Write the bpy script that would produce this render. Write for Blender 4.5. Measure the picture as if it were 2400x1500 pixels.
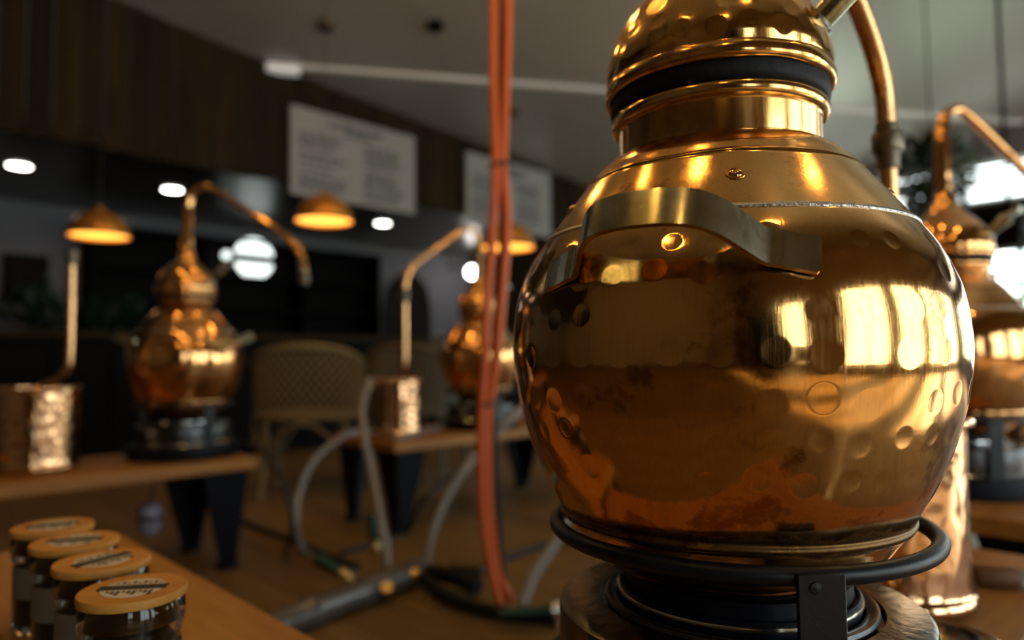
import bpy, math, random
import numpy as np
from mathutils import Vector, Matrix
random.seed(7); rng = np.random.default_rng(7)
R = math.radians; S2 = math.sqrt(0.5)
sc = bpy.context.scene
for o in list(bpy.data.objects): bpy.data.objects.remove(o)
col = sc.collection

# ------------------------------------------------------------------ camera
FPX = 1640.0; EYE = 0.75; PITCH = math.atan(91 / FPX)
cam = bpy.data.cameras.new('camera'); camo = bpy.data.objects.new('camera', cam); col.objects.link(camo)
ROLL = R(-0.6); CROT = Matrix.Rotation(math.pi / 2 + PITCH, 3, 'X') @ Matrix.Rotation(ROLL, 3, 'Z')
camo.location = (0, 0, EYE); camo.rotation_euler = CROT.to_euler()
cam.sensor_width = 36.0; cam.lens = 36.0 * FPX / 2400.0; cam.clip_start = 0.02
cam.dof.use_dof = True; cam.dof.focus_distance = 0.535; cam.dof.aperture_fstop = 2.5
sc.camera = camo

# ------------------------------------------------------------------ world: flat overcast daylight outside the windows
world = bpy.data.worlds.new('overcast'); sc.world = world; world.use_nodes = True
bg = world.node_tree.nodes['Background']
bg.inputs['Color'].default_value = (0.88, 0.96, 1.0, 1); bg.inputs['Strength'].default_value = 8.0
# hazy sun outside, along the window wall: lights the terrace and falls through the end windows
sunl = bpy.data.lights.new('sun', 'SUN'); sunl.energy = 30.0; sunl.angle = R(3); sunl.color = (1.0, 0.97, 0.92)
suno = bpy.data.objects.new('sun', sunl); col.objects.link(suno)
_sd = Vector((-S2, -S2, 0)) * 1.0 + Vector((-S2, S2, 0)) * 0.85 + Vector((0, 0, -0.85))
suno.rotation_euler = _sd.to_track_quat('-Z', 'Y').to_euler()

# ------------------------------------------------------------------ view
sc.view_settings.view_transform = 'Standard'; sc.view_settings.look = 'None'
sc.view_settings.exposure = -0.18; sc.view_settings.gamma = 1.0; sc.view_settings.use_curve_mapping = False
sc.cycles.use_denoising = True
sc.cycles.max_bounces = 8; sc.cycles.glossy_bounces = 6; sc.cycles.transmission_bounces = 6
sc.cycles.sample_clamp_indirect = 6.0; sc.cycles.caustics_reflective = False; sc.cycles.caustics_refractive = False

# room axes: u runs to the right and away, n to the left and away (45 degrees either side of the view)
def un(u, n, z=0.0): return Vector(((u - n) * S2, (u + n) * S2, z))
AXU = Vector((S2, S2, 0)); AXN = Vector((-S2, S2, 0)); UP = Vector((0, 0, 1))
def ray(px, py):
    return CROT @ Vector(((px - 1200) / FPX, (750 - py) / FPX, -1.0))
def at(px, py, depth):                       # point seen at a pixel, at that distance ahead (world Y)
    d = ray(px, py); return Vector((0, 0, EYE)) + d * (depth / d.y)
def on(px, py, h):                           # point seen at a pixel, at that height
    d = ray(px, py); return Vector((0, 0, EYE)) + d * ((h - EYE) / d.z)

# window openings, used for the walls and for the sky portals
SIDE_N = -3.3; END_U = 8.5; U0 = -4.2; BACK_N = 7.45; FAS_N = 5.09; SOF = 2.2
side_win = [(-1.9, -1.0), (0.15, 1.5), (1.9, 3.2), (3.6, 5.0), (5.4, 8.1)]  # last opening is an unseen extra, added to brighten the ceiling at right
SW0, SW1 = 0.15, 2.25
end_win = [(-2.7, -1.0), (-0.75, 0.55), (0.75, 1.9), (2.1, 3.7)]; EW0, EW1 = 0.40, 1.85; CW0, CW1 = 2.32, 2.74
def portal(name, loc, rot, sx, sy):
    l = bpy.data.lights.new(name, 'AREA'); l.shape = 'RECTANGLE'; l.size = sx; l.size_y = sy
    l.cycles.is_portal = True
    o = bpy.data.objects.new(name, l); col.objects.link(o); o.location = loc; o.rotation_euler = rot
for (a, b) in side_win:
    portal('window_portal', un((a + b) / 2, SIDE_N - 0.02, (SW0 + SW1) / 2), (math.pi / 2, 0, R(45) + 0), b - a, SW1 - SW0)
for (a, b) in end_win:
    portal('window_portal', un(END_U + 0.02, (a + b) / 2, (CW0 + CW1) / 2), (math.pi / 2, 0, R(135)), b - a, CW1 - CW0)
    portal('window_portal', un(END_U + 0.02, (a + b) / 2, (EW0 + EW1) / 2), (math.pi / 2, 0, R(135)), b - a, EW1 - EW0)

# ================================================================== materials
def srgb(r, g, b):
    f = lambda c: (c / 255 / 12.92) if c / 255 <= 0.04045 else ((c / 255 + 0.055) / 1.055) ** 2.4
    return (f(r), f(g), f(b), 1)
def newmat(name):
    m = bpy.data.materials.new(name); m.use_nodes = True
    nt = m.node_tree; b = nt.nodes['Principled BSDF']
    return m, nt, b
def plain(name, c, rough=0.5, metal=0.0, bump=0.0, bscale=60, var=0.0, emit=None, es=0.0, spec=0.5, trans=0.0, ior=1.45, coat=0.0, coatr=0.03):
    m, nt, b = newmat(name)
    c = tuple(c[:3]) + (1,)
    b.inputs['Base Color'].default_value = c; b.inputs['Roughness'].default_value = rough
    b.inputs['Metallic'].default_value = metal; b.inputs['Specular IOR Level'].default_value = spec
    b.inputs['Transmission Weight'].default_value = trans; b.inputs['IOR'].default_value = ior
    b.inputs['Coat Weight'].default_value = coat; b.inputs['Coat Roughness'].default_value = coatr
    if emit: b.inputs['Emission Color'].default_value = tuple(emit[:3]) + (1,); b.inputs['Emission Strength'].default_value = es
    if bump or var:
        tc = nt.nodes.new('ShaderNodeTexCoord'); nz = nt.nodes.new('ShaderNodeTexNoise')
        nz.inputs['Scale'].default_value = bscale; nz.inputs['Detail'].default_value = 4
        nt.links.new(tc.outputs['Object'], nz.inputs['Vector'])
        if bump:
            bp = nt.nodes.new('ShaderNodeBump'); bp.inputs['Strength'].default_value = bump; bp.inputs['Distance'].default_value = 0.01
            nt.links.new(nz.outputs['Fac'], bp.inputs['Height']); nt.links.new(bp.outputs['Normal'], b.inputs['Normal'])
        if var:
            mx = nt.nodes.new('ShaderNodeMix'); mx.data_type = 'RGBA'
            mx.inputs['A'].default_value = tuple(x * (1 - var) for x in c[:3]) + (1,); mx.inputs['B'].default_value = tuple(min(1, x * (1 + var)) for x in c[:3]) + (1,)
            nt.links.new(nz.outputs['Fac'], mx.inputs['Factor']); nt.links.new(mx.outputs['Result'], b.inputs['Base Color'])
    return m
def ramp(nt, src, p0, p1, c0=(0, 0, 0, 1), c1=(1, 1, 1, 1)):
    r = nt.nodes.new('ShaderNodeValToRGB'); r.color_ramp.elements[0].position = p0; r.color_ramp.elements[1].position = p1
    r.color_ramp.elements[0].color = c0; r.color_ramp.elements[1].color = c1
    nt.links.new(src, r.inputs['Fac']); return r.outputs['Color']
def mapping(nt, scale, rot=(0, 0, 0), coord='Object'):
    tc = nt.nodes.new('ShaderNodeTexCoord'); mp = nt.nodes.new('ShaderNodeMapping')
    mp.inputs['Scale'].default_value = scale; mp.inputs['Rotation'].default_value = rot
    nt.links.new(tc.outputs[coord], mp.inputs['Vector']); return mp.outputs['Vector']
def noise(nt, vec, scale, detail=4, rough=0.5):
    n = nt.nodes.new('ShaderNodeTexNoise'); n.inputs['Scale'].default_value = scale
    n.inputs['Detail'].default_value = detail; n.inputs['Roughness'].default_value = rough
    nt.links.new(vec, n.inputs['Vector']); return n.outputs['Fac']
def mixc(nt, fac, a, b):
    m = nt.nodes.new('ShaderNodeMix'); m.data_type = 'RGBA'
    for s, v in (('A', a), ('B', b)):
        if isinstance(v, tuple): m.inputs[s].default_value = v
        else: nt.links.new(v, m.inputs[s])
    if isinstance(fac, float): m.inputs['Factor'].default_value = fac
    else: nt.links.new(fac, m.inputs['Factor'])
    return m.outputs['Result']
def mathn(nt, op, a, b=None):
    m = nt.nodes.new('ShaderNodeMath'); m.operation = op
    for i, v in enumerate((a, b)):
        if v is None: continue
        if isinstance(v, (int, float)): m.inputs[i].default_value = v
        else: nt.links.new(v, m.inputs[i])
    return m.outputs[0]

def copper(name, base, dark, r0=0.07, r1=0.24, tarn=(0.56, 0.72), hammer=0.0, scratch=0.08, soot=False):
    m, nt, b = newmat(name)
    b.inputs['Metallic'].default_value = 1.0
    v = mapping(nt, (1, 1, 1)); vs = mapping(nt, (150, 150, 7))
    big = noise(nt, v, 17, 7, 0.62); streak = noise(nt, vs, 3.0, 5, 0.6); fine = noise(nt, v, 90, 5, 0.6)
    t = ramp(nt, big, tarn[0], tarn[1])
    c = mixc(nt, t, base, dark)
    c2 = mixc(nt, mathn(nt, 'MULTIPLY', ramp(nt, streak, 0.5, 0.8), 0.35), c, dark)
    rr = nt.nodes.new('ShaderNodeMapRange'); rr.inputs['To Min'].default_value = r0; rr.inputs['To Max'].default_value = r1
    rr.inputs['From Min'].default_value = 0.35; rr.inputs['From Max'].default_value = 0.75
    nt.links.new(mathn(nt, 'MULTIPLY', mathn(nt, 'ADD', big, streak), 0.5), rr.inputs['Value'])
    rough = rr.outputs['Result']
    if soot:                                     # a burnt-on stain line just above the foot seam of the pot
        tc = nt.nodes.new('ShaderNodeTexCoord'); sp = nt.nodes.new('ShaderNodeSeparateXYZ'); nt.links.new(tc.outputs['Object'], sp.inputs[0])
        wob = noise(nt, mapping(nt, (30, 30, 30)), 1.0, 6, 0.65)
        z = mathn(nt, 'ADD', sp.outputs['Z'], mathn(nt, 'MULTIPLY', mathn(nt, 'SUBTRACT', wob, 0.5), 0.03))
        d = mathn(nt, 'ABSOLUTE', mathn(nt, 'SUBTRACT', z, 0.209))
        k = ramp(nt, d, 0.004, 0.010, (1, 1, 1, 1), (0, 0, 0, 1))
        c2 = mixc(nt, mathn(nt, 'MULTIPLY', k, 0.85), c2, (0.025, 0.014, 0.006, 1))
        rough = mathn(nt, 'ADD', rough, mathn(nt, 'MULTIPLY', k, 0.35))
    nt.links.new(c2, b.inputs['Base Color']); nt.links.new(rough, b.inputs['Roughness'])
    bp = nt.nodes.new('ShaderNodeBump'); bp.inputs['Strength'].default_value = scratch; bp.inputs['Distance'].default_value = 0.0004
    h = mathn(nt, 'ADD', mathn(nt, 'MULTIPLY', streak, 0.9), mathn(nt, 'MULTIPLY', fine, 0.25))
    nt.links.new(h, bp.inputs['Height'])
    if hammer:
        vo = nt.nodes.new('ShaderNodeTexVoronoi'); vo.inputs['Scale'].default_value = 34; vo.feature = 'SMOOTH_F1'; vo.inputs['Smoothness'].default_value = 0.6
        nt.links.new(v, vo.inputs['Vector'])
        b2 = nt.nodes.new('ShaderNodeBump'); b2.inputs['Strength'].default_value = hammer; b2.inputs['Distance'].default_value = 0.004
        nt.links.new(vo.outputs['Distance'], b2.inputs['Height']); nt.links.new(bp.outputs['Normal'], b2.inputs['Normal'])
        nt.links.new(b2.outputs['Normal'], b.inputs['Normal'])
    else: nt.links.new(bp.outputs['Normal'], b.inputs['Normal'])
    return m
def wood(name, a, bcol, axis='X', rough=0.45, scale=1.0, var=0.25, bump=0.15, spec=0.4):
    m, nt, b = newmat(name); b.inputs['Specular IOR Level'].default_value = spec
    sc_ = {'X': (1.2, 14, 14), 'Y': (14, 1.2, 14), 'Z': (14, 14, 1.2)}[axis]
    v = mapping(nt, tuple(s * scale for s in sc_))
    oi = nt.nodes.new('ShaderNodeObjectInfo')
    ad = nt.nodes.new('ShaderNodeVectorMath'); ad.operation = 'ADD'; nt.links.new(v, ad.inputs[0])
    cb = nt.nodes.new('ShaderNodeCombineXYZ'); k = mathn(nt, 'MULTIPLY', oi.outputs['Random'], 37.0)
    for i in range(3): nt.links.new(k, cb.inputs[i])
    nt.links.new(cb.outputs[0], ad.inputs[1])
    g = noise(nt, ad.outputs[0], 2.2, 7, 0.62); g2 = noise(nt, ad.outputs[0], 9.0, 3, 0.5)
    f = ramp(nt, mathn(nt, 'ADD', mathn(nt, 'MULTIPLY', g, 0.75), mathn(nt, 'MULTIPLY', g2, 0.25)), 0.32, 0.68)
    c = mixc(nt, f, a, bcol)
    hs = nt.nodes.new('ShaderNodeHueSaturation'); nt.links.new(c, hs.inputs['Color'])
    nt.links.new(mathn(nt, 'ADD', mathn(nt, 'MULTIPLY', oi.outputs['Random'], 2 * var), 1 - var), hs.inputs['Value'])
    nt.links.new(hs.outputs['Color'], b.inputs['Base Color']); b.inputs['Roughness'].default_value = rough
    bp = nt.nodes.new('ShaderNodeBump'); bp.inputs['Strength'].default_value = bump; bp.inputs['Distance'].default_value = 0.002
    nt.links.new(g, bp.inputs['Height']); nt.links.new(bp.outputs['Normal'], b.inputs['Normal'])
    return m

M = {}
CU = (0.80, 0.435, 0.140, 1); CUD = (0.40, 0.18, 0.05, 1)
M['copper'] = copper('polished copper', CU, CUD, soot=True, tarn=(0.565, 0.63), scratch=0.13, r0=0.05, r1=0.19)
M['copper_head'] = copper('polished copper head', (0.82, 0.46, 0.145, 1), CUD, r0=0.08, r1=0.26, tarn=(0.555, 0.64), scratch=0.12)
M['copper_bg'] = copper('hammered copper', (0.84, 0.44, 0.17, 1), (0.5, 0.22, 0.08, 1), hammer=0.10, r0=0.06, r1=0.15)
M['copper_can'] = copper('rosy hammered copper', (0.88, 0.52, 0.28, 1), (0.62, 0.31, 0.14, 1), hammer=0.45, r0=0.07, r1=0.17)
M['copper_tube'] = copper('copper tube', (0.80, 0.44, 0.20, 1), (0.42, 0.22, 0.12, 1), r0=0.2, r1=0.36)
M['collar'] = copper('brushed collar copper', (0.80, 0.48, 0.17, 1), (0.45, 0.24, 0.08, 1), r0=0.08, r1=0.24, scratch=0.15)
M['brass'] = copper('aged brass', (0.64, 0.59, 0.42, 1), (0.36, 0.33, 0.18, 1), r0=0.14, r1=0.30, tarn=(0.48, 0.64))
M['brass_new'] = plain('brass fitting', (0.75, 0.55, 0.22), 0.3, 1.0)
M['union'] = plain('dull bronze union', (0.16, 0.13, 0.09), 0.42, 1.0, bump=0.2)
M['solder'] = plain('tin solder', (0.50, 0.50, 0.50), 0.35, 1.0, bump=0.3, bscale=200)
M['rubber'] = plain('black rubber', (0.006, 0.006, 0.007), 0.6, bump=0.10, bscale=150, spec=0.25)
M['iron'] = plain('black painted iron', (0.0055, 0.0065, 0.010), 0.40, spec=0.35, bump=0.03, bscale=220)
M['iron_bl'] = plain('navy black enamel', (0.004, 0.0047, 0.0085), 0.5, bump=0.08, spec=0.15)
M['steel'] = plain('worn steel', (0.115, 0.107, 0.09), 0.28, 1.0, bump=0.12, bscale=90, var=0.25)
M['chrome'] = plain('bright steel', (0.75, 0.75, 0.74), 0.16, 1.0)
M['darksteel'] = plain('dark steel', (0.075, 0.075, 0.078), 0.30, 1.0, var=0.3)
M['table'] = wood('oiled table wood', (0.23, 0.088, 0.012, 1), (0.40, 0.175, 0.030, 1), 'X', 0.5, 1.0, 0.10)
M['shelf'] = wood('jar plank wood', (0.36, 0.155, 0.026, 1), (0.56, 0.27, 0.055, 1), 'Y', 0.5, 1.0, 0.05)
M['floor'] = wood('floor board wood', (0.115, 0.066, 0.020, 1), (0.22, 0.128, 0.040, 1), 'Y', 0.55, 0.7, 0.16, spec=0.25)
M['fascia'] = wood('dark timber cladding', (0.009, 0.006, 0.0025, 1), (0.027, 0.0175, 0.0055, 1), 'Z', 0.8, 0.7, 0.35, spec=0.12)
M['lid'] = wood('turned lid wood', (0.52, 0.22, 0.032, 1), (0.70, 0.34, 0.06, 1), 'X', 0.55, 2.0, 0.08)
M['ceil'] = plain('satin ceiling paint', (0.24, 0.24, 0.235), 0.30, bump=0.05, bscale=3, spec=0.9, coat=0.7, coatr=0.35)
M['soffit'] = plain('dark satin soffit', (0.040, 0.036, 0.032), 0.30, spec=0.6)
M['wallgrey'] = plain('grey wall paint', (0.135, 0.13, 0.145), 0.7, bump=0.05, bscale=30)
M['wallwarm'] = plain('warm off white wall paint', (0.24, 0.19, 0.13), 0.75, bump=0.05, bscale=30)
M['white'] = plain('white painted board', (0.78, 0.80, 0.80), 0.5)
M['louvre'] = plain('white louvre slat', (0.78, 0.80, 0.78), 0.5)
M['trim'] = plain('white trim paint', (0.75, 0.77, 0.80), 0.35)
M['black'] = plain('near black joinery', (0.0035, 0.0032, 0.003), 0.65, spec=0.06)
M['charcoal'] = plain('charcoal fabric', (0.012, 0.010, 0.009), 0.9)
M['board'] = plain('grey menu board', (0.29, 0.287, 0.292), 0.7, spec=0.2)
M['ink'] = plain('slate printing ink', (0.07, 0.07, 0.10), 0.7, spec=0.2)
M['orange'] = plain('orange red hose rubber', (0.66, 0.125, 0.022), 0.45)
M['clear'] = plain('milky clear hose', (0.42, 0.40, 0.37), 0.22, trans=0.45, ior=1.3)
M['cable'] = plain('black cable sheath', (0.010, 0.010, 0.010), 0.5)
M['pvc'] = plain('smoky plastic pipe', (0.085, 0.08, 0.075), 0.25, coat=0.2)
M['green'] = plain('dark green valve handle', (0.008, 0.040, 0.026), 0.5)
M['glass'] = plain('jar glass', (0.92, 0.95, 0.94), 0.02, trans=1.0, ior=1.45)
M['fill'] = plain('dark dried botanicals', (0.010, 0.007, 0.004), 0.9, bump=0.8, bscale=160, var=0.6)
M['paper'] = plain('kraft paper label', (0.20, 0.165, 0.12), 0.8)
M['sticker'] = plain('cream lid sticker', (0.66, 0.60, 0.48), 0.6, var=0.12, bscale=120)
M['print'] = plain('black lid print', (0.02, 0.018, 0.015), 0.6)
M['rattan'] = plain('honey rattan', (0.21, 0.155, 0.068), 0.6, bump=0.3, bscale=90, var=0.2)
M['rattan_grey'] = plain('greyed rattan', (0.12, 0.10, 0.062), 0.6, bump=0.3, bscale=90, var=0.2)
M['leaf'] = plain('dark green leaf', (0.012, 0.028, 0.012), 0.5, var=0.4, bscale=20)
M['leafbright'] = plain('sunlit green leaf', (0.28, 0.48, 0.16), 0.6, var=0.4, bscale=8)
M['bounce'] = plain('pale bounce ground', (0.55, 0.60, 0.48), 0.9, var=0.2, bscale=5)  # pale tone added to throw daylight up through the end windows
M['paving'] = plain('pale terrace paving', (0.66, 0.64, 0.60), 0.8, var=0.1, bscale=4)
M['shade'] = plain('amber lacquered shade', (0.50, 0.20, 0.030), 0.22, 0.55)
M['shade_in'] = plain('gilded shade lining', (0.85, 0.50, 0.12), 0.6)
M['bulb'] = plain('warm filament bulb', (1, 0.7, 0.3), 0.4, emit=(1.0, 0.56, 0.16), es=190)
M['bulb2'] = plain('warm shade diffuser', (1, 0.7, 0.3), 0.4, emit=(1.0, 0.42, 0.06), es=3.6)
M['downlight'] = plain('downlight lens', (1, 1, 1), 0.4, emit=(1.0, 0.96, 0.90), es=22)
M['sign'] = plain('backlit sign face', (1, 1, 1), 0.4, emit=(0.90, 1.0, 0.97), es=2.2)
M['tube'] = plain('lit tube cover', (1, 1, 1), 0.4, emit=(0.85, 0.92, 1.0), es=0.22)
M['skin'] = plain('dark jacket cloth', (0.015, 0.014, 0.016), 0.85)
M['ball'] = plain('lilac grey plastic', (0.20, 0.20, 0.27), 0.4)
M['cork'] = wood('stained cork', (0.10, 0.04, 0.015, 1), (0.18, 0.075, 0.03, 1), 'X', 0.6)
M['picture'] = plain('dark framed print', (0.012, 0.008, 0.008), 0.8, spec=0.1)
M['winframe'] = plain('dark window frame', (0.03, 0.03, 0.035), 0.5)

m_ = bpy.data.materials.new('window glass'); m_.use_nodes = True; nt_ = m_.node_tree; nt_.nodes.clear()
o_ = nt_.nodes.new('ShaderNodeOutputMaterial'); x_ = nt_.nodes.new('ShaderNodeMixShader'); t_ = nt_.nodes.new('ShaderNodeBsdfTransparent'); g_ = nt_.nodes.new('ShaderNodeBsdfGlossy')
t_.inputs['Color'].default_value = (0.96, 0.98, 0.97, 1); g_.inputs['Roughness'].default_value = 0.02; x_.inputs['Fac'].default_value = 0.07
nt_.links.new(t_.outputs[0], x_.inputs[1]); nt_.links.new(g_.outputs[0], x_.inputs[2]); nt_.links.new(x_.outputs[0], o_.inputs['Surface'])
M['pane'] = m_
# ================================================================== mesh helpers
class MB:
    def __init__(s): s.v = []; s.f = []; s.n = 0
    def add(s, v, f):
        s.v.append(np.asarray(v, dtype=np.float64).reshape(-1, 3)); s.f += [tuple(i + s.n for i in q) for q in f]; s.n += len(s.v[-1]); return s
    def box(s, lo, hi):
        (a, b, c), (d, e, g) = lo, hi
        v = [(a, b, c), (d, b, c), (d, e, c), (a, e, c), (a, b, g), (d, b, g), (d, e, g), (a, e, g)]
        return s.add(v, [(0, 3, 2, 1), (4, 5, 6, 7), (0, 1, 5, 4), (1, 2, 6, 5), (2, 3, 7, 6), (3, 0, 4, 7)])
    def bbox(s, lo, hi, b=0.002):           # bevelled box: chamfered edges on all sides
        (x0, y0, z0), (x1, y1, z1) = lo, hi
        vs = []; idx = {}
        for i, X in enumerate((x0, x1)):
            for j, Y in enumerate((y0, y1)):
                for k, Z in enumerate((z0, z1)):
                    sx, sy, sz = (1 - 2 * i), (1 - 2 * j), (1 - 2 * k)
                    idx[i, j, k, 0] = len(vs); vs.append((X, Y + sy * b, Z + sz * b))
                    idx[i, j, k, 1] = len(vs); vs.append((X + sx * b, Y, Z + sz * b))
                    idx[i, j, k, 2] = len(vs); vs.append((X + sx * b, Y + sy * b, Z))
        g = lambda i, j, k, a: idx[i, j, k, a]
        fs = []
        for i in (0, 1):
            q = [g(i, 0, 0, 0), g(i, 1, 0, 0), g(i, 1, 1, 0), g(i, 0, 1, 0)]; fs.append(q if i else q[::-1])
            q = [g(0, i, 0, 1), g(0, i, 1, 1), g(1, i, 1, 1), g(1, i, 0, 1)]; fs.append(q if i else q[::-1])
            q = [g(0, 0, i, 2), g(1, 0, i, 2), g(1, 1, i, 2), g(0, 1, i, 2)]; fs.append(q if i else q[::-1])
        for i in (0, 1):
            for j in (0, 1):
                fs.append((g(i, j, 0, 0), g(i, j, 1, 0), g(i, j, 1, 1), g(i, j, 0, 1)))
                fs.append((g(i, 0, j, 0), g(i, 1, j, 0), g(i, 1, j, 2), g(i, 0, j, 2)))
                fs.append((g(0, i, j, 1), g(1, i, j, 1), g(1, i, j, 2), g(0, i, j, 2)))
                for k in (0, 1): fs.append((g(i, j, k, 0), g(i, j, k, 1), g(i, j, k, 2)))
        return s.add(vs, fs)
    def lathe(s, prof, seg=48, cx=0, cy=0, frame=None):
        prof = [(max(r, 1e-4), z) for r, z in prof]
        a = np.linspace(0, 2 * math.pi, seg, endpoint=False); P = np.array(prof)
        x = P[:, :1] * np.cos(a) + cx; y = P[:, :1] * np.sin(a) + cy; z = np.repeat(P[:, 1:2], seg, 1)
        v = np.stack([x, y, z], -1).reshape(-1, 3)
        if frame is not None:
            Mx = np.array(frame); v = v @ Mx[:3, :3].T + Mx[:3, 3]
        f = []
        for i in range(len(prof) - 1):
            for j in range(seg):
                k = (j + 1) % seg; f.append((i * seg + j, i * seg + k, (i + 1) * seg + k, (i + 1) * seg + j))
        return s.add(v, f)
    def tube(s, pts, r, seg=12, caps=True):
        pts = [Vector(p) for p in pts]; n = len(pts)
        rr = r if hasattr(r, '__len__') else [r] * n
        t0 = (pts[1] - pts[0]).normalized(); up = Vector((0, 0, 1)) if abs(t0.z) < 0.9 else Vector((1, 0, 0))
        nx = t0.cross(up).normalized(); vs = []
        for i, p in enumerate(pts):
            t = (pts[min(i + 1, n - 1)] - pts[max(i - 1, 0)]).normalized()
            nx = (nx - t * nx.dot(t)).normalized(); ny = t.cross(nx)
            for k in range(seg):
                a = 2 * math.pi * k / seg; vs.append(p + (nx * math.cos(a) + ny * math.sin(a)) * rr[i])
        f = [(i * seg + k, i * seg + (k + 1) % seg, (i + 1) * seg + (k + 1) % seg, (i + 1) * seg + k) for i in range(n - 1) for k in range(seg)]
        if caps: f += [tuple(range(seg))[::-1], tuple((n - 1) * seg + k for k in range(seg))]
        return s.add([tuple(v) for v in vs], f)
    def prism(s, poly0, poly1):             # two matching polygons joined
        n = len(poly0); f = [tuple(range(n))[::-1], tuple(range(n, 2 * n))]
        f += [(i, (i + 1) % n, n + (i + 1) % n, n + i) for i in range(n)]
        return s.add(list(poly0) + list(poly1), f)
    def build(s, name, mat, parent=None, loc=None, rz=0.0, sharp=38, smooth=True):
        me = bpy.data.meshes.new(name)
        v = np.concatenate(s.v); me.from_pydata(v.tolist(), [], s.f)
        import bmesh
        bm = bmesh.new(); bm.from_mesh(me); bmesh.ops.recalc_face_normals(bm, faces=bm.faces); bm.to_mesh(me); bm.free()
        if smooth:
            me.polygons.foreach_set('use_smooth', [True] * len(me.polygons)); me.set_sharp_from_angle(angle=R(sharp))
        me.materials.append(M[mat] if isinstance(mat, str) else mat)
        return link(name, me, parent, loc, rz)
def link(name, me, parent=None, loc=None, rz=0.0):
    o = bpy.data.objects.new(name, me); col.objects.link(o)
    if parent is not None: o.parent = parent
    if loc is not None: o.location = loc
    o.rotation_euler = (0, 0, rz); return o
def tag(o, label=None, cat=None, group=None, kind=None):
    if label: o['label'] = label
    if cat: o['category'] = cat
    if group: o['group'] = group
    if kind: o['kind'] = kind
    return o
def thing(name, label, cat, loc, rz=0.0, group=None):
    return tag(link(name, None, None, loc, rz), label, cat, group)
def spline(pts, k=10):
    P = [Vector(p) for p in pts]; P = [P[0] * 2 - P[1]] + P + [P[-1] * 2 - P[-2]]; out = []
    for i in range(1, len(P) - 2):
        for j in range(k):
            t = j / k; a, b, c, d = P[i - 1], P[i], P[i + 1], P[i + 2]
            out.append(0.5 * ((2 * b) + (c - a) * t + (2 * a - 5 * b + 4 * c - d) * t * t + (3 * b - a - 3 * c + d) * t ** 3))
    out.append(P[-2]); return out
def prof_smooth(p, k=6): return [(v.x, v.y) for v in spline([(a, b, 0) for a, b in p], k)]
UNROT = R(45)                                # local x = u, local y = n

# ================================================================== structure
# floor boards run along n
FB = thing('floor', None, None, (0, 0, 0)); FB['kind'] = 'structure'
bw = 0.19; me = None; u = U0; first = None
while u < END_U:
    if first is None:
        first = MB().bbox((0.001, SIDE_N - 0.2, -0.03), (bw - 0.0015, BACK_N + 0.1, 0.0), 0.0015).build('floor_board', 'floor', FB, un(u, 0), UNROT)
    else: link('floor_board', first.data, FB, un(u, 0), UNROT)
    u += bw

# vaulted ceiling: two satin planes meeting at the pale trim line
A = at(620, 130, 5.32); Ax, Ay = A.x, A.y
LD = Vector((0.976, 0.217, 0)); LP = Vector((0.217, -0.976, 0))       # along the trim; across it, towards the camera
def ceil_z(x, y):
    d = (x - Ax) * LP.x + (y - Ay) * LP.y
    return 3.06 + (0.21 * d if d > 0 else 0.14 * d)
def cz(p): return Vector((p.x, p.y, ceil_z(p.x, p.y)))
def hit_end(uend):                           # where the trim line meets the end wall
    s = (uend / S2 - (Ax + Ay)) / (LD.x + LD.y); return Vector((Ax + LD.x * s, Ay + LD.y * s, 0))
B = hit_end(END_U)
c1 = [cz(un(U0, FAS_N)), cz(Vector((Ax, Ay, 0))), cz(B), cz(un(END_U, SIDE_N)), cz(un(U0, SIDE_N))]
c2 = [cz(Vector((Ax, Ay, 0))), cz(un(END_U, FAS_N)), cz(B)]
mb = MB()
for c in (c1, c2): mb.prism(c, [p + Vector((0, 0, 0.12)) for p in c])
tag(mb.build('ceiling', 'ceil', smooth=False), kind='structure')
# pale trim under the ceiling fold, with a short lit tube at its near end
t0 = Vector((Ax, Ay, 0)) + LD * 0.02; tr = MB()
q = lambda p, w, z0, z1: [p + LP * w + UP * (3.06 + z0), p - LP * w + UP * (3.06 + z0), p - LP * w + UP * (3.06 + z1), p + LP * w + UP * (3.06 + z1)]
tr.prism(q(t0, 0.028, -0.02, 0.03), q(B - LD * 0.02, 0.028, -0.02, 0.03))
tag(tr.build('trim_1', 'trim', smooth=False), kind='structure')
tl = thing('tube_light', 'short pale tube light where the ceiling trim meets the timber fascia', 'light', t0 + UP * 3.045)
MB().prism([LP * 0.05, LP * -0.05, LP * -0.04 + UP * -0.05, LP * 0.04 + UP * -0.05], [LD * 0.24 + p for p in (LP * 0.05, LP * -0.05, LP * -0.04 + UP * -0.05, LP * 0.04 + UP * -0.05)]).build('cover', 'tube', tl, smooth=False)

# fascia of upright dark boards above the bar, and the soffit behind it
FA = thing('wall_fascia', None, None, un(0, FAS_N)); FA['kind'] = 'structure'
w = 0.145; u = U0
while u < END_U - 0.01:
    u1 = min(u + w, END_U); za = ceil_z(*un(u, FAS_N).xy); zb = ceil_z(*un(u1, FAS_N).xy)
    dz = random.uniform(-0.012, 0.012); dn = random.uniform(0, 0.012)
    lo = [un(u + .003, -dn, SOF - 0.04 + dz), un(u1 - .003, -dn, SOF - 0.04 + dz), un(u1 - .003, 0.05, SOF - 0.04 + dz), un(u + .003, 0.05, SOF - 0.04 + dz)]
    hi = [Vector((p.x, p.y, z + 0.02)) for p, z in zip(lo, (za, zb, zb, za))]
    MB().prism(lo, hi).build('fascia_board', 'fascia', FA, smooth=False); u = u1
def slab(name, mat, u0, u1, n0, n1, z0, z1, kind='structure', parent=None):
    o = MB().box((u0, n0, z0), (u1, n1, z1)).build(name, mat, parent, (0, 0, 0), UNROT, smooth=False)
    if kind and parent is None: o['kind'] = kind
    return o
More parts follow.
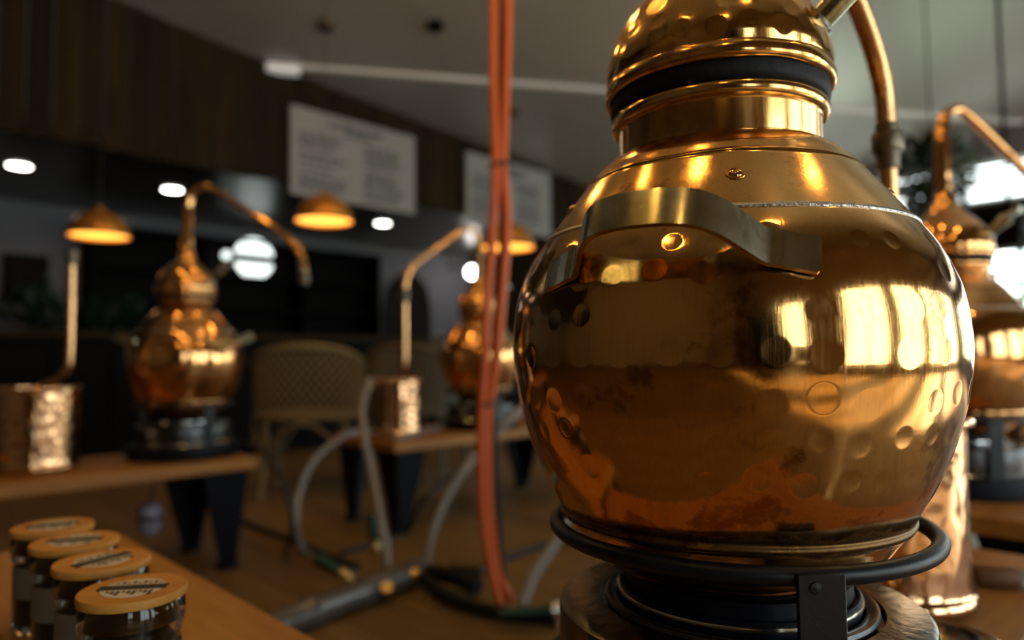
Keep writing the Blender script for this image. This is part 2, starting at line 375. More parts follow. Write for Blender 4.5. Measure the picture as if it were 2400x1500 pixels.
slab('ceiling_soffit', 'soffit', U0, END_U, FAS_N + 0.06, BACK_N, SOF, SOF + 0.1)
slab('wall_back', 'wallgrey', U0, END_U, BACK_N, BACK_N + 0.15, 0, SOF + 0.1)
slab('wall_left', 'wallwarm', U0 - 0.15, U0, SIDE_N - 0.2, BACK_N + 0.15, 0, 5.6)

# side wall with tall windows (behind the camera): piers, sill and lintel, then window frames
def wall_with_windows(name, mat, wins, lo_a, hi_a, z0, z1, ztop, along):
    mb = MB(); edges = [lo_a] + [x for w_ in wins for x in w_] + [hi_a]
    def put(a, b, za, zb):
        if along == 'u': mb.box((a, SIDE_N - 0.2, za), (b, SIDE_N, zb))
        else: mb.box((END_U, a, za), (END_U + 0.2, b, zb))
    for i in range(0, len(edges), 2): put(edges[i], edges[i + 1], 0, ztop)
    for a, b in wins:
        put(a, b, 0, z0)
        if along == 'u': put(a, b, z1, ztop)
        else: put(a, b, z1, CW0); put(a, b, CW1, ztop)
    return tag(mb.build(name, mat, None, (0, 0, 0), UNROT, smooth=False), kind='structure')
wall_with_windows('wall_side', 'wallwarm', side_win, U0, END_U + 0.2, SW0, SW1, 5.6, 'u')
wall_with_windows('wall_end', 'wallgrey', end_win, SIDE_N, BACK_N + 0.15, EW0, EW1, 5.0, 'n')
k = 1
for wins, along, z0, z1 in ((side_win, 'u', SW0, SW1), (end_win, 'n', EW0, EW1)):
    for a, b in wins:
        W = thing('window_%d' % k, None, None, (0, 0, 0), UNROT); W['kind'] = 'structure'; k += 1
        def fr(a0, b0, za, zb, nm, mt='winframe', d0=.0, d1=.0):
            m_ = MB()
            if along == 'u': m_.bbox((a0, SIDE_N - 0.14 + d0, za), (b0, SIDE_N - 0.08 - d0, zb), 0.0015)
            else: m_.bbox((END_U + 0.06 + d0, a0, za), (END_U + 0.12 - d0, b0, zb), 0.0015)
            m_.build(nm, mt, W, smooth=False)
        fr(a, b, z0, z0 + 0.06, 'sill_rail'); fr(a, b, z1 - 0.06, z1, 'top_rail')
        fr(a, a + 0.06, z0 + .06, z1 - .06, 'stile'); fr(b - 0.06, b, z0 + .06, z1 - .06, 'stile')
        m = (a + b) / 2; fr(m - 0.025, m + 0.025, z0 + .06, z1 - .06, 'mullion')
        fr(a + .06, m - .025, z0 + .06, z1 - .06, 'pane', 'pane', .027); fr(m + .025, b - .06, z0 + .06, z1 - .06, 'pane', 'pane', .027)
# end wall: dark window head, and white louvre slats across the clerestory lights above it
slab('trim_2', 'black', END_U - 0.06, END_U - 0.002, SIDE_N + 0.05, 4.2, 1.86, 2.27)
for a, b in end_win:
    W = thing('window_%d' % k, None, None, (0, 0, 0), UNROT); W['kind'] = 'structure'; k += 1
    z = CW0; first = None
    while z < CW1 - 0.01:
        if first is None:
            first = MB().prism([(END_U + .03, a + .005, z), (END_U + .03, b - .005, z), (END_U + .036, b - .005, z), (END_U + .036, a + .005, z)],
                   [(END_U + .060, a + .005, z + .041), (END_U + .060, b - .005, z + .041), (END_U + .066, b - .005, z + .041), (END_U + .066, a + .005, z + .041)]).build('louvre_slat', 'louvre', W, smooth=False)
        else: link('louvre_slat', first.data, W, (0, 0, z - CW0))
        z += 0.052
# outside ground; the end strip is unseen, made pale to bounce daylight inside
tag(MB().box((-14, -16, -0.25), (24, SIDE_N - 0.2, -0.16)).build('terrace_ground', 'paving', None, (0, 0, 0), UNROT, smooth=False), kind='structure')
tag(MB().box((END_U + 0.2, SIDE_N - 0.2, -0.25), (24, 14, -0.16)).build('bounce_ground', 'bounce', None, (0, 0, 0), UNROT, smooth=False), kind='structure')

# ================================================================== leaves
def leaf_mesh(mb, base, d, length, width):
    d = d.normalized(); side = d.cross(UP); side = side.normalized() if side.length > 1e-3 else Vector((1, 0, 0)); nrm = side.cross(d)
    pts = [base, base + d * length * .45 + side * width / 2 + nrm * .02 * length, base + d * length - nrm * .12 * length, base + d * length * .45 - side * width / 2 + nrm * .02 * length, base + d * length * .5 - nrm * 0.04 * length]
    mb.add([tuple(p) for p in pts], [(0, 1, 4), (1, 2, 4), (2, 3, 4), (3, 0, 4)])
def rdir(up=0.0):
    v = Vector(rng.normal(size=3)); v.z += up; return v.normalized()
def bush(name, label, cat, c, r, count, ll, mat, group=None, stem=True, sz=1.0, trunk_to=None):
    t = thing(name, label, cat, (c.x, c.y, 0 if trunk_to is None else c.z), group=group)
    mb = MB(); o = Vector((0, 0, c.z if trunk_to is None else 0))
    for i in range(count):
        d = rdir(); b = o + Vector((d.x * r, d.y * r, d.z * r * sz)) * random.random() ** 0.4
        leaf_mesh(mb, b, (d + rdir() * 0.7), ll * random.uniform(.6, 1.2), ll * .42)
    tag(mb.build('foliage', mat, t, smooth=False), kind='stuff')
    if trunk_to is None: MB().tube([(0, 0, 0), (0.01, 0, c.z * .5), (0, 0.01, c.z)], 0.02, 8).build('stem', 'leaf', t)
    else: MB().tube([(0, 0, r * sz * .5), (0, 0, trunk_to - c.z)], 0.006, 6).build('hanging_cord', 'cable', t)
    return t

# ================================================================== still parts
TBL = 0.40                                   # table top height
POT = [(0.0, .150), (.088, .150), (.102, .152), (.119, .160), (.137, .177), (.1500, .194), (.1550, .2005), (.1590, .203), (.1605, .2065), (.1590, .210), (.1615, .214), (.168, .226), (.177, .243), (.1865, .267), (.1955, .296), (.2010, .324), (.2040, .350), (.2035, .374), (.2000, .400), (.1935, .422), (.1840, .442), (.1735, .458), (.1700, .4620)]
SHO = [(.1700, .4620), (.1680, .4645), (.159, .477), (.1475, .4925), (.1355, .5080), (.1310, .5140), (.1300, .5175), (.1270, .5190), (.119, .5285), (.109, .5375), (.103, .5420), (.0995, .5425), (.0960, .5450)]
HEAD = [(.098, .6045), (.1060, .6025), (.1095, .6060), (.1098, .6110), (.1086, .6155), (.1066, .6180), (.1072, .6215), (.1078, .629), (.1060, .641), (.1012, .656), (.0925, .674), (.0805, .691), (.0650, .707), (.0495, .721), (.0370, .737), (.0290, .753), (.0240, .770), (.0215, .79), (.0212, .80)]
def dense_surface(name, prof, seg, rows, dents, mat, parent, wob=0.0006, seed=1):
    P = np.array(prof_smooth(prof, 8)); d = np.r_[0, np.cumsum(np.hypot(*np.diff(P, axis=0).T))]
    s = np.linspace(0, d[-1], rows); r = np.interp(s, d, P[:, 0]); z = np.interp(s, d, P[:, 1])
    dr = np.gradient(r, s); dz = np.gradient(z, s); L = np.hypot(dr, dz); nr, nz = dz / L, -dr / L
    a = np.linspace(0, 2 * math.pi, seg, endpoint=False)
    disp = np.zeros((rows, seg)); g = np.random.default_rng(seed)
    for _ in range(14):                       # gentle hand-raised unevenness
        ka = int(g.integers(2, 12)); ks = g.uniform(6, 40)
        disp += wob / 7 * np.cos(ka * a[None, :] + g.uniform(0, 6)) * np.cos(ks * s[:, None] + g.uniform(0, 6)) * np.clip(r[:, None] / .1, 0, 1)
    for (da, dzz, rad, dep) in dents:         # planished round dents
        i = np.argmin(np.abs(z - dzz)); lo, hi = np.searchsorted(s, [s[i] - rad, s[i] + rad])
        ang = (a - da + math.pi) % (2 * math.pi) - math.pi
        js = np.where(np.abs(ang) * r[i] < rad)[0]
        if not len(js) or hi <= lo: continue
        q2 = ((s[lo:hi, None] - s[i]) ** 2 + (ang[None, js] * r[lo:hi, None]) ** 2) / rad ** 2
        disp[lo:hi, js] -= np.where(q2 < 1, dep * (1 - q2), 0)
    rr = r[:, None] + disp * nr[:, None]; zz = z[:, None] + disp * nz[:, None]
    rr = np.maximum(rr, 1e-4)
    v = np.stack([rr * np.cos(a), rr * np.sin(a), zz], -1).reshape(-1, 3)
    i0 = np.arange(rows - 1)[:, None] * seg; j = np.arange(seg)[None, :]; k_ = (j + 1) % seg
    f = np.stack([i0 + j, i0 + k_, i0 + seg + k_, i0 + seg + j], -1).reshape(-1, 4)
    me = bpy.data.meshes.new(name); n = len(f)
    me.vertices.add(len(v)); me.vertices.foreach_set('co', v.ravel())
    me.loops.add(n * 4); me.loops.foreach_set('vertex_index', f.ravel().astype(np.int32))
    me.polygons.add(n); me.polygons.foreach_set('loop_start', np.arange(n, dtype=np.int32) * 4); me.polygons.foreach_set('loop_total', np.full(n, 4, dtype=np.int32))
    me.update(calc_edges=True); me.validate()
    me.polygons.foreach_set('use_smooth', np.ones(n, dtype=bool)); me.set_sharp_from_angle(angle=R(50))
    me.materials.append(M[mat]); return link(name, me, parent)
def strap_handle(parent, az, r0, zc, hi=True):
    """bent brass strap standing off the pot along its normal"""
    el = R(24); out = Vector((math.cos(az) * math.cos(el), math.sin(az) * math.cos(el), math.sin(el)))
    tan = Vector((-math.sin(az), math.cos(az), 0)); upv = tan.cross(out) * -1
    if upv.z < 0: upv = -upv
    c0 = Vector((math.cos(az) * r0, math.sin(az) * r0, zc))
    def surf(s_): return -(s_ * s_) / (2 * r0) - 0.0
    half = [(-.106, surf(.106) + .004), (-.102, surf(.102) + .0035), (-.092, surf(.092) + .0035), (-.082, surf(.082) + .005), (-.072, -.007), (-.062, .010), (-.050, .032), (-.036, .046), (-.018, .052), (0, .053)]
    path = half + [(-a, b) for a, b in half[-2::-1]]
    P = spline([(a, b, 0) for a, b in path], 6); n = len(P); w, th = .0145, .0021
    vs = []
    for i, p in enumerate(P):
        q = (P[min(i + 1, n - 1)] - P[max(i - 1, 0)]).normalized(); nn = Vector((-q.y, q.x, 0))
        e_ = min(i, n - 1 - i); endr = (0.60, 0.80, 0.91, 0.97, 1.0)[min(e_, 4)]
        tilt = -0.30 * max(0.0, (abs(p.x) - .07)) / .04
        for (sw, st) in ((1, 1), (1, -1), (-1, -1), (-1, 1)):
            x = p.x + nn.x * th * st; y = p.y + nn.y * th * st
            vs.append(c0 + tan * x + out * y + upv * (w * sw * endr))
    f = [(i * 4 + k, i * 4 + (k + 1) % 4, (i + 1) * 4 + (k + 1) % 4, (i + 1) * 4 + k) for i in range(n - 1) for k in range(4)]
    f += [(3, 2, 1, 0), tuple((n - 1) * 4 + k for k in range(4))]
    h = MB().add([tuple(v) for v in vs], f).build('handle', 'brass', parent, sharp=50)
    return h
ARM = [(0, .785), (0, .90), (.004, .955), (.022, .998), (.058, 1.016), (.10, 1.006), (.2, .945), (.36, .840), (.425, .785), (.458, .735), (.466, .685), (.4665, .655)]
def make_still(name, label, pos, arm_az, handle_az, port_az, fine=False, arm=ARM, cm='copper_bg', union=True, group=None):
    t = thing(name, label, 'still', pos, group=group)
    if fine:
        dents = []; g = random.Random(3)
        for row, (zz, rad) in enumerate(((.290, .0095), (.318, .011), (.352, .011), (.384, .0105), (.412, .010), (.437, .009), (.262, .010))):
            m_ = 36; off = g.random()
            for kk in range(m_):
                if g.random() < 0.16: continue
                dents.append((2 * math.pi * (kk + off + g.uniform(-.12, .12)) / m_, zz + g.uniform(-.0035, .0035), rad * g.uniform(.85, 1.1), .00055 * g.uniform(.6, 1.3)))
        dense_surface('pot', POT, 900, 420, dents, 'copper', t, 0.0009, 2)
        dents = []
        for row, (zz, rad, m_) in enumerate(((.634, .009, 24), (.652, .010, 22), (.672, .011, 18), (.692, .011, 13))):
            off = g.random()
            for kk in range(m_): dents.append((2 * math.pi * (kk + off + g.uniform(-.2, .2)) / m_, zz + g.uniform(-.004, .004), rad * g.uniform(.8, 1.15), .0007 * g.uniform(.5, 1.4)))
        dense_surface('shoulder', SHO, 480, 150, [], 'copper_head', t, 0.0007, 5)
        dense_surface('head', HEAD, 480, 260, dents, 'copper_head', t, 0.0010, 8)
    else:
        MB().lathe(prof_smooth(POT, 3), 64).build('pot', cm, t); MB().lathe(prof_smooth(SHO, 3), 64).build('shoulder', cm, t)
        MB().lathe(prof_smooth(HEAD, 3), 48).build('head', cm, t)
    seg = 160 if fine else 48
    MB().lathe([(.1690, .4595), (.1712, .4605), (.1720, .4622), (.1708, .4642), (.1668, .4652)], seg).build('solder_seam', 'solder', t)
    MB().lathe([(.0945, .5400), (.0957, .5420), (.0955, .5715), (.0970, .5735)] + [(.0980 + .0055 * math.sin(x), .5800 - .0072 * math.cos(x)) for x in np.linspace(.3, 2.8, 9)] + [(.098, .5875), (.09, .588)], seg).build('collar', 'collar' if fine else cm, t)
    MB().lathe([(.092, .5860), (.1000, .5865), (.1030, .5890), (.1042, .5940), (.1042, .5990), (.1036, .6035), (.098, .6055), (.092, .606)], seg).build('seal_ring', 'rubber', t)
    d = Vector((math.cos(arm_az), math.sin(arm_az), 0))
    P = spline([d * a + UP * b for a, b in arm], 8)
    L = len(P); rad = [0.0135 + 0.0085 * max(0.0, 1 - i / (L * .30)) for i in range(L)]
    MB().tube(P, rad, 24 if fine else 16).build('swan_neck', 'copper_tube' if fine else cm, t)
    if union:
        e = P[-1]
        MB().lathe([(.0142, .030), (.0160, .029), (.0160, .018), (.0150, .0175), (.0150, .016), (.0205, .0155), (.0212, .014), (.0212, -.010), (.0200, -.012), (.0165, -.012), (.0165, -.020), (.014, -.020)], 6 if False else 32, e.x, e.y).build('union_nut', 'union', t, (0, 0, e.z))
    for h_az in (handle_az, handle_az + math.pi): strap_handle(t, h_az, .1900, .430)
    # thermometer port on the head
    el = R(42); pd = Vector((math.cos(port_az) * math.cos(el), math.sin(port_az) * math.cos(el), math.sin(el)))
    base = Vector((math.cos(port_az) * .095, math.sin(port_az) * .095, .658)); rot = pd.to_track_quat('Z', 'Y').to_matrix().to_4x4(); fr = Matrix.Translation(base) @ rot
    p_ = MB().lathe([(.0, -.016), (.0115, -.016), (.0115, .040), (.0155, .041), (.0155, .058), (.0115, .060), (.0, .060)], 28, frame=fr).build('thermometer_port', 'brass', t)
    MB().lathe([(.0115, -.006), (.0165, -.004), (.0172, .001), (.0145, .004), (.0115, .005)], 28, frame=fr).build('solder_ring', 'solder', p_)
    if not fine:
        e = base + pd * .07; s_ = pd.cross(UP).normalized()
        MB().tube([e - pd * .012, e + pd * .02], .007, 10).tube([e + pd * .015 - s_ * .03, e + pd * .015 + s_ * .03], .009, 10).build('valve_handle', 'chrome', p_)
    # rivets round the shoulder
    for kk in range(5 if fine else 0):
        a = RIV0 + kk * 2 * math.pi / 5; rr, zz = .1475, .4925
        pd = Vector((math.cos(a) * .72, math.sin(a) * .72, .69)).normalized()
        fr = Matrix.Translation((math.cos(a) * rr, math.sin(a) * rr, zz)) @ pd.to_track_quat('Z', 'Y').to_matrix().to_4x4()
        MB().lathe([(.0085, -.001), (.0080, .0006), (.0058, .0004), (.0045, .0022), (.0022, .0030), (0, .0031)], 24, frame=fr).build('rivet', 'copper_head', t)
    return t
def make_ring_stand(label, pos, az0, group):
    t = thing('ring_stand', label, 'stand', pos, group=group)
    MB().tube([(math.cos(a) * .1695, math.sin(a) * .1695, .192) for a in np.linspace(0, 2 * math.pi, 97)], .0072, 16, caps=False).build('ring', 'iron', t)
    for a in (az0, az0 + R(130), az0 - R(152)):
        lg = MB().bbox((.1755, -.0172, .0485), (.1800, .0172, .1965), .0008).build('leg', 'iron', t, (0, 0, 0), a)
        MB().lathe([(0, .0), (.0045, .0), (.0040, .0012), (.0, .0018)], 16, frame=Matrix.Translation((.1800, -.005, .187)) @ Matrix.Rotation(math.pi / 2, 4, 'Y')).build('weld_dimple', 'iron', lg)
    return t
def make_hot_plate(label, pos, group, seg=64, drum='darksteel'):
    t = thing('hot_plate', label, 'hot plate', pos, group=group)
    MB().lathe([(0, .002), (.185, .002), (.192, .008), (.194, .040), (.192, .048), (0, .048)], seg).build('base_body', 'iron_bl', t)
    MB().lathe([(0, .050), (.170, .050), (.1735, .052), (.1745, .056), (.1725, .0595), (0, .0600)], seg).build('drip_tray', 'chrome', t)
    MB().lathe([(.160, .058), (.1665, .058), (.1672, .062), (.1672, .112), (.1660, .1175), (.1620, .1205), (.128, .1220), (.126, .114), (.10, .114)], seg).build('drum', drum, t)
    MB().lathe([(.112, .114), (.114, .117), (.1215, .1185), (.1235, .122), (.1225, .1255), (.1190, .1265), (.112, .1240), (.111, .118)], seg).build('rim_ring', 'darksteel', t)
    MB().lathe([(.0, .114), (.1095, .114), (.1095, .1350), (.1080, .1365), (.1060, .1365), (.105, .134), (.103, .134), (.1020, .1490), (.0, .1495)], seg).build('heating_element', 'iron_bl', t)
    MB().lathe([(.1085, .1285), (.1108, .129), (.1112, .131), (.1108, .133), (.1085, .1335)], seg).build('trim_band', 'chrome', t)
    return t
def make_condenser(label, pos, r, h, pipe_off, pipe_top, noz_az, group, seg=64, mat='copper_can', tail=0.012):
    t = thing('condenser_can', label, 'condenser', pos, group=group)
    b = [(0, .003), (r - .006, .003), (r, .008), (r + .0035, .012), (r + .004, .018), (r + .001, .024), (r - .002, .027), (r - .003, .030)]
    b += [(r - .003 - .0015 * math.sin(math.pi * q_), .03 + (h - .042) * q_) for q_ in np.linspace(.05, .95, 10)] + [(r - .003, h - .012), (r - .012, h - .012)]
    MB().lathe(b, seg).build('can_body', mat, t)
    MB().lathe([(r - .012, h - .013)] + [(r + .0005 + .006 * math.cos(x), h - .006 + .006 * math.sin(x)) for x in np.linspace(-1.6, 3.6, 12)] + [(r - .006, h - .004), (r - .006, h - .05)], seg).build('rolled_rim', mat, t)
    MB().lathe([(0, h - .05), (r - .005, h - .05)], seg).build('water_surface', 'pvc', t)
    ox, oy = pipe_off
    P = spline([(0, 0, h - .05), (ox * .15, oy * .15, h + .004), (ox * .55, oy * .55, h + .022), (ox * .92, oy * .92, h + .055), (ox, oy, h + .11), (ox, oy, pipe_top - .1), (ox, oy, pipe_top)], 8)
    MB().tube(P, .0118, 16).build('inlet_pipe', 'copper_tube', t)
    MB().lathe([(.0118, -.035), (.0155, -.034), (.0155, -.006), (.0185, -.005), (.0185, tail), (.0118, tail)], 24, ox, oy).build('union_socket', 'union', t, (0, 0, pipe_top))
    nd = Vector((math.cos(noz_az), math.sin(noz_az), 0)); b0 = nd * (r - .004) + UP * (h - .035)
    MB().tube([b0, b0 + nd * .018, b0 + nd * .0181, b0 + nd * .045], [.012, .012, .008, .008], 12).build('hose_nozzle', 'brass_new', t)
    return t

# --- foreground still: faces the camera from 16.6 degrees to the right
FG = Vector((0.205, 0.682, TBL)); CAM_AZ = math.atan2(-FG.y, -FG.x)      # azimuth of the camera as seen from the still
RIV0 = CAM_AZ + R(5)
ARM_FG = math.atan2(1.03 - .68, .555 - .203) - R(2)
make_still('copper_still', 'large polished copper still in the foreground with brass strap handle', FG, ARM_FG, CAM_AZ - R(12.5), CAM_AZ + R(76), True)
make_ring_stand('black iron ring stand around the foot of the large foreground still', FG + Vector((.006, -.001, 0)), CAM_AZ + R(18.3), 'ring stands under the stills')
make_hot_plate('steel drum hot plate under the large foreground still', FG + Vector((.005, -.001, 0)), 'hot plates under the stills', 160, 'steel')
CF = Vector((.537, 1.035, TBL))
pe = FG + Vector((math.cos(ARM_FG) * .4665, math.sin(ARM_FG) * .4665, 0)) - CF
make_condenser('bright hammered copper can behind the large foreground still', CF, .112, .262, (pe.x, pe.y), .652, R(60), 'copper condenser cans', 96)

sb = thing('steel_bowl', 'small round steel bowl at the foot of the bright copper can', 'bowl', Vector((.460, .802, TBL)))
MB().lathe([(0, .002), (.050, .002), (.066, .014), (.070, .028), (.076, .030), (.078, .0325), (.075, .0335), (.068, .031), (.062, .017), (.048, .006), (0, .006)], 64).build('bowl_shell', 'chrome', sb)
# --- tables
def make_table(label, u0, u1, n0, n1, group='low wooden still tables', npl=3, lw=.165, top=TBL, mat='table', across=False):
    t = thing('low_table', label, 'table', un((u0 + u1) / 2, (n0 + n1) / 2), UNROT, group)
    hu, hn = (u1 - u0) / 2, (n1 - n0) / 2; pw = 2 * hn / npl
    for i in range(npl):
        if across:
            q_ = 2 * hu / npl
            MB().bbox((-hu + i * q_ + .0008, -hn, top - .042), (-hu + (i + 1) * q_ - .0008, hn, top), .003).build('top_plank', mat, t, smooth=False)
        else: MB().bbox((-hu, -hn + i * pw + .0008, top - .042), (hu, -hn + (i + 1) * pw - .0008, top), .003).build('top_plank', mat, t, smooth=False)
    for sx in (-1, 1):
        for sy in (-1, 1):
            X, Y = sx * (hu - .025), sy * (hn - .025); zt = top - .042; zb = .022
            def ell(w_, th): return [(X, Y), (X - sx * w_, Y), (X - sx * w_, Y - sy * th), (X - sx * th, Y - sy * th), (X - sx * th, Y - sy * w_), (X, Y - sy * w_)]
            lo = [(a - sx * .03, b - sy * .03, zb) for a, b in ell(.055, .020)]; hi = [(a, b, zt) for a, b in ell(lw, .020)]
            lg = MB().prism(lo, hi).build('leg', 'iron_bl', t, smooth=False)
            fx, fy = X - sx * .052, Y - sy * .052
            MB().lathe([(0, 0), (.040, 0), (.043, .004), (.042, .016), (.026, .024), (.014, .030), (.014, .06), (0, .06)], 20, fx, fy).build('foot_pad', 'iron', lg)
    return t
make_table('low wooden table carrying the large foreground still', .30, 1.50, -.02, .575)
make_table('low wooden table at far left with a copper can and dark tapered legs', -.15, 1.175, 2.50, 3.00)
make_table('low wooden table in the middle behind the orange hoses', 1.755, 3.05, 2.46, 2.98)
make_table('low wooden table at the right edge under the rear still', 1.80, 3.00, .20, .80)
make_table('low wooden table at bottom left holding four lidded jars',    .182, .462, .60, 1.62, npl=2, lw=.085, mat='shelf', across=True)

# --- background stills
SL = un(.995, 2.74, TBL); SM = un(2.42, 2.66, TBL); SR = un(2.13, .49, TBL)
AZV = lambda p: math.atan2(-p.y, -p.x)
make_still('copper_still', 'copper still on the far left table, its swan neck reaching right', SL, R(-7), AZV(SL) + R(92), AZV(SL) + R(60))
make_still('copper_still', 'copper still on the middle table, half hidden by the orange hoses', SM, R(225), AZV(SM) + R(88), AZV(SM) + R(60))
make_still('copper_still', 'copper still at the right edge, behind the bright copper can', SR, R(20), AZV(SR) + R(88), AZV(SR) + R(80))
for p, w_ in ((SL, 'the far left still'), (SM, 'the middle still'), (SR, 'the right rear still')):
    make_ring_stand('black iron ring stand under ' + w_, p, AZV(p) + R(28), 'ring stands under the stills')
    make_hot_plate('dark hot plate with steel drum under ' + w_, p, 'hot plates under the stills')
CL = un(.535, 2.75, TBL); CM = un(1.95, 2.71, TBL)
make_condenser('hammered copper can on the far left table', CL, .122, .275, (.105, -.01), .712, R(170), 'copper condenser cans')
pm = SM + Vector((math.cos(R(225)), math.sin(R(225)), 0)) * .4665 - CM
make_condenser('copper can on the middle table with a clear hose', CM, .112, .262, (pm.x, pm.y), .652, AZV(CM) - R(95), 'copper condenser cans')
CR = un(2.66, .42, TBL)
make_condenser('copper can beside the right rear still at the frame edge', CR, .112, .262, (-.05, .05), .60, R(60), 'copper condenser cans')

# --- jars with wooden lids
def make_jar(label, px, py, depth, r, h, rot):
    p = at(px, py, depth); t = thing('lidded_jar', label, 'jar', (p.x, p.y, TBL), rot, 'jars in a row on the bottom left table')
    MB().lathe([(0, .001), (r * .86, .001), (r * .92, .006), (r * .93, .012), (r * .93, h - .052), (r * .90, h - .046), (r * .97, h - .036), (r, h - .026), (r * .99, h - .014), (r * .95, h - .009),
                (r * .91, h - .009), (r * .91, h - .03), (r * .88, h - .05), (r * .88, .012), (0, .008)], 48).build('glass_body', 'glass', t)
    MB().lathe([(0, .0095), (r * .865, .0125), (r * .865, h - .046), (r * .6, h - .038), (0, h - .036)], 32).build('contents', 'fill', t)
    a = np.linspace(-1.0, 1.0, 17); ro = r * .935
    v = [(math.cos(x) * ro, math.sin(x) * ro, z) for x in a for z in (h * .36, h * .66)]
    MB().add(v, [(2 * i, 2 * i + 2, 2 * i + 3, 2 * i + 1) for i in range(16)]).build('paper_label', 'paper', t, (0, 0, 0), math.atan2(-p.y, -p.x) - rot - R(25))
    l = MB().lathe([(0, h - .030), (r * .88, h - .030), (r * .90, h - .0085), (r * 1.02, h - .008), (r * 1.03, h - .006), (r * 1.03, h - .002), (r * 1.01, h), (0, h)], 56).build('lid', 'lid', t)
    s = MB().lathe([(0, h + .0006), (r * .60, h + .0006), (r * .605, h + .0001)], 48).build('lid_sticker', 'sticker', l)
    b = MB(); b.box((-r * .66, -r * .13, h + .0006), (r * .66, r * .13, h + .0012))
    for k_ in range(9):
        x = -r * .42 + k_ * r * .105
        b.box((x, -r * .30 - .004 * (k_ % 3), h + .0005), (x + r * .06, -r * .24, h + .0010)); b.box((x, r * .26, h + .0005), (x + r * .06, r * .30 + .004 * (k_ % 2), h + .0010))
    b.build('lid_print', 'print', s, smooth=False)
    return t
jq = .132
for i, (px, py, rot, nm) in enumerate(((312, 1378, 8, 'nearest'), (240, 1312, 62, 'second nearest'), (176, 1266, 12, 'third nearest'), (124, 1231, 25, 'farthest'))):
    zt = TBL + jq; p = on(px, py, zt)
    make_jar('glass jar with round wooden lid and printed sticker, %s in the row' % nm, px, py, p.y, .0470, jq, R(rot))

# ================================================================== hoses, cables and the floor manifold
def hose(name, label, cat, pts, r, mat, group=None, seg=12, k=10):
    o = MB().tube(spline(pts, k), r, seg).build(name, mat); return tag(o, label, cat, group)
hb = on(1172, 1425, 0.03); hz = hb.y
def hp(px, py, dz=0.0): return at(px, py, hz + dz)
top = hp(1161, -30); cyc = ceil_z(top.x, top.y) - 0.0
def upto(p, zz): return Vector((p.x, p.y, zz))
a0 = hp(1158, -30); b0 = hp(1192, -30)
hose('supply_hose', 'left orange-red hose hanging down in front of the menu boards', 'hose',
     [upto(a0, cyc), upto(a0, 2.2), a0, hp(1156, 150), hp(1161, 385), hp(1156, 520), hp(1143, 700), hp(1137, 850), hp(1129, 960), hp(1127, 1100), hp(1133, 1220), hp(1151, 1330), hb + UP * .012], .0132, 'orange', 'orange hanging hoses')
hose('supply_hose', 'right orange-red hose hanging down, strapped to its neighbour', 'hose',
     [upto(b0, cyc), upto(b0, 2.2), b0, hp(1188, 150, .012), hp(1180, 385, .012), hp(1189, 520, .012), hp(1177, 700, .012), hp(1163, 850, .012), hp(1146, 960, .022), hp(1143, 1100, .022), hp(1150, 1220, .022), hp(1168, 1330, .022), hb + Vector((.03, .02, .012))], .0132, 'orange', 'orange hanging hoses')
hose('power_cable', 'black cable hanging between the two orange hoses', 'cable',
     [upto(hp(1174, -30, .03), cyc), hp(1174, -30, .03), hp(1172, 200, .04), hp(1171, 385, .05), hp(1176, 550, .045), hp(1164, 720, .05), hp(1152, 900, .05), hp(1160, 1000, .03), hp(1166, 1120, .02), hp(1172, 1260, .02), hp(1188, 1400, .02)], .0075, 'cable')
for py, px, w_ in ((388, 1170, .022), (947, 1138, .020)):
    c = hp(px, py, .016)
    tag(MB().tube([c + Vector((math.cos(a) * w_ * 1.25, math.sin(a) * w_ * 1.35, .004 * math.cos(a))) for a in np.linspace(0, 2 * math.pi, 33)], .0052, 10, caps=False).build('cable_tie', 'cable'),
        'black strap binding the orange hoses, %s of two' % ('upper' if py < 500 else 'lower'), 'cable tie', 'straps on the orange hoses')
# manifold pipe on the floor
ma = on(560, 1500, .04); mbp = on(985, 1338, .04); md = (mbp - ma).normalized(); ms = md.cross(UP)
mf = thing('floor_manifold', 'smoky plastic manifold pipe lying on the floor with brass taps', 'manifold', (0, 0, 0))
MB().tube([ma, ma.lerp(mbp, .30), ma.lerp(mbp, .31), ma.lerp(mbp, .36), ma.lerp(mbp, .37), ma.lerp(mbp, .93), ma.lerp(mbp, .935), mbp], [.038, .038, .042, .042, .038, .038, .043, .043], 24).build('main_pipe', 'pvc', mf)
mc = on(1120, 1375, .035)
MB().tube(spline([mbp, mbp.lerp(mc, .5) + UP * .01, mc], 6), .026, 16).build('black_elbow', 'rubber', mf)
MB().tube(spline([mbp + UP * -.01, on(1050, 1400, .03), on(1160, 1435, .025), on(1300, 1450, .025)], 6), .020, 14).build('lower_branch', 'rubber', mf)
MB().tube([on(1050, 1345, .06), on(1125, 1350, .05)], .030, 14).build('black_coupling', 'rubber', mf)
def tap(px, py, depth, lean=(0, 0), hl=True):
    c = at(px, py, depth); d = Vector((lean[0], lean[1], 1)).normalized()
    tp = MB().tube([c - d * .022, c, c + d * .001, c + d * .022], [.012, .018, .018, .018], 14).build('tap', 'brass_new', mf)
    if hl: MB().tube([c + d * .03, c + d * .034, c + d * .11, c + d * .114], [.010, .014, .016, .010], 14).build('tap_handle', 'green', tp)
    return tp
tap(880, 1285, 2.36, (-.12, 0)); tap(812, 1352, 2.25, (-1.6, .2)); tap(968, 1352, 2.33, (0, -.5), False); tap(907, 1384, 2.2, (.1, -.9), False)
tp = on(1240, 1432, .05); tpd = Vector((1, .12, .02)).normalized()
gv = thing('green_tap', 'dark green lever tap on the floor beside the hot plate', 'tap', (0, 0, 0))
MB().tube([tp - tpd * .09, tp - tpd * .085, tp + tpd * .06], [.006, .011, .013], 14).build('lever', 'green', gv)
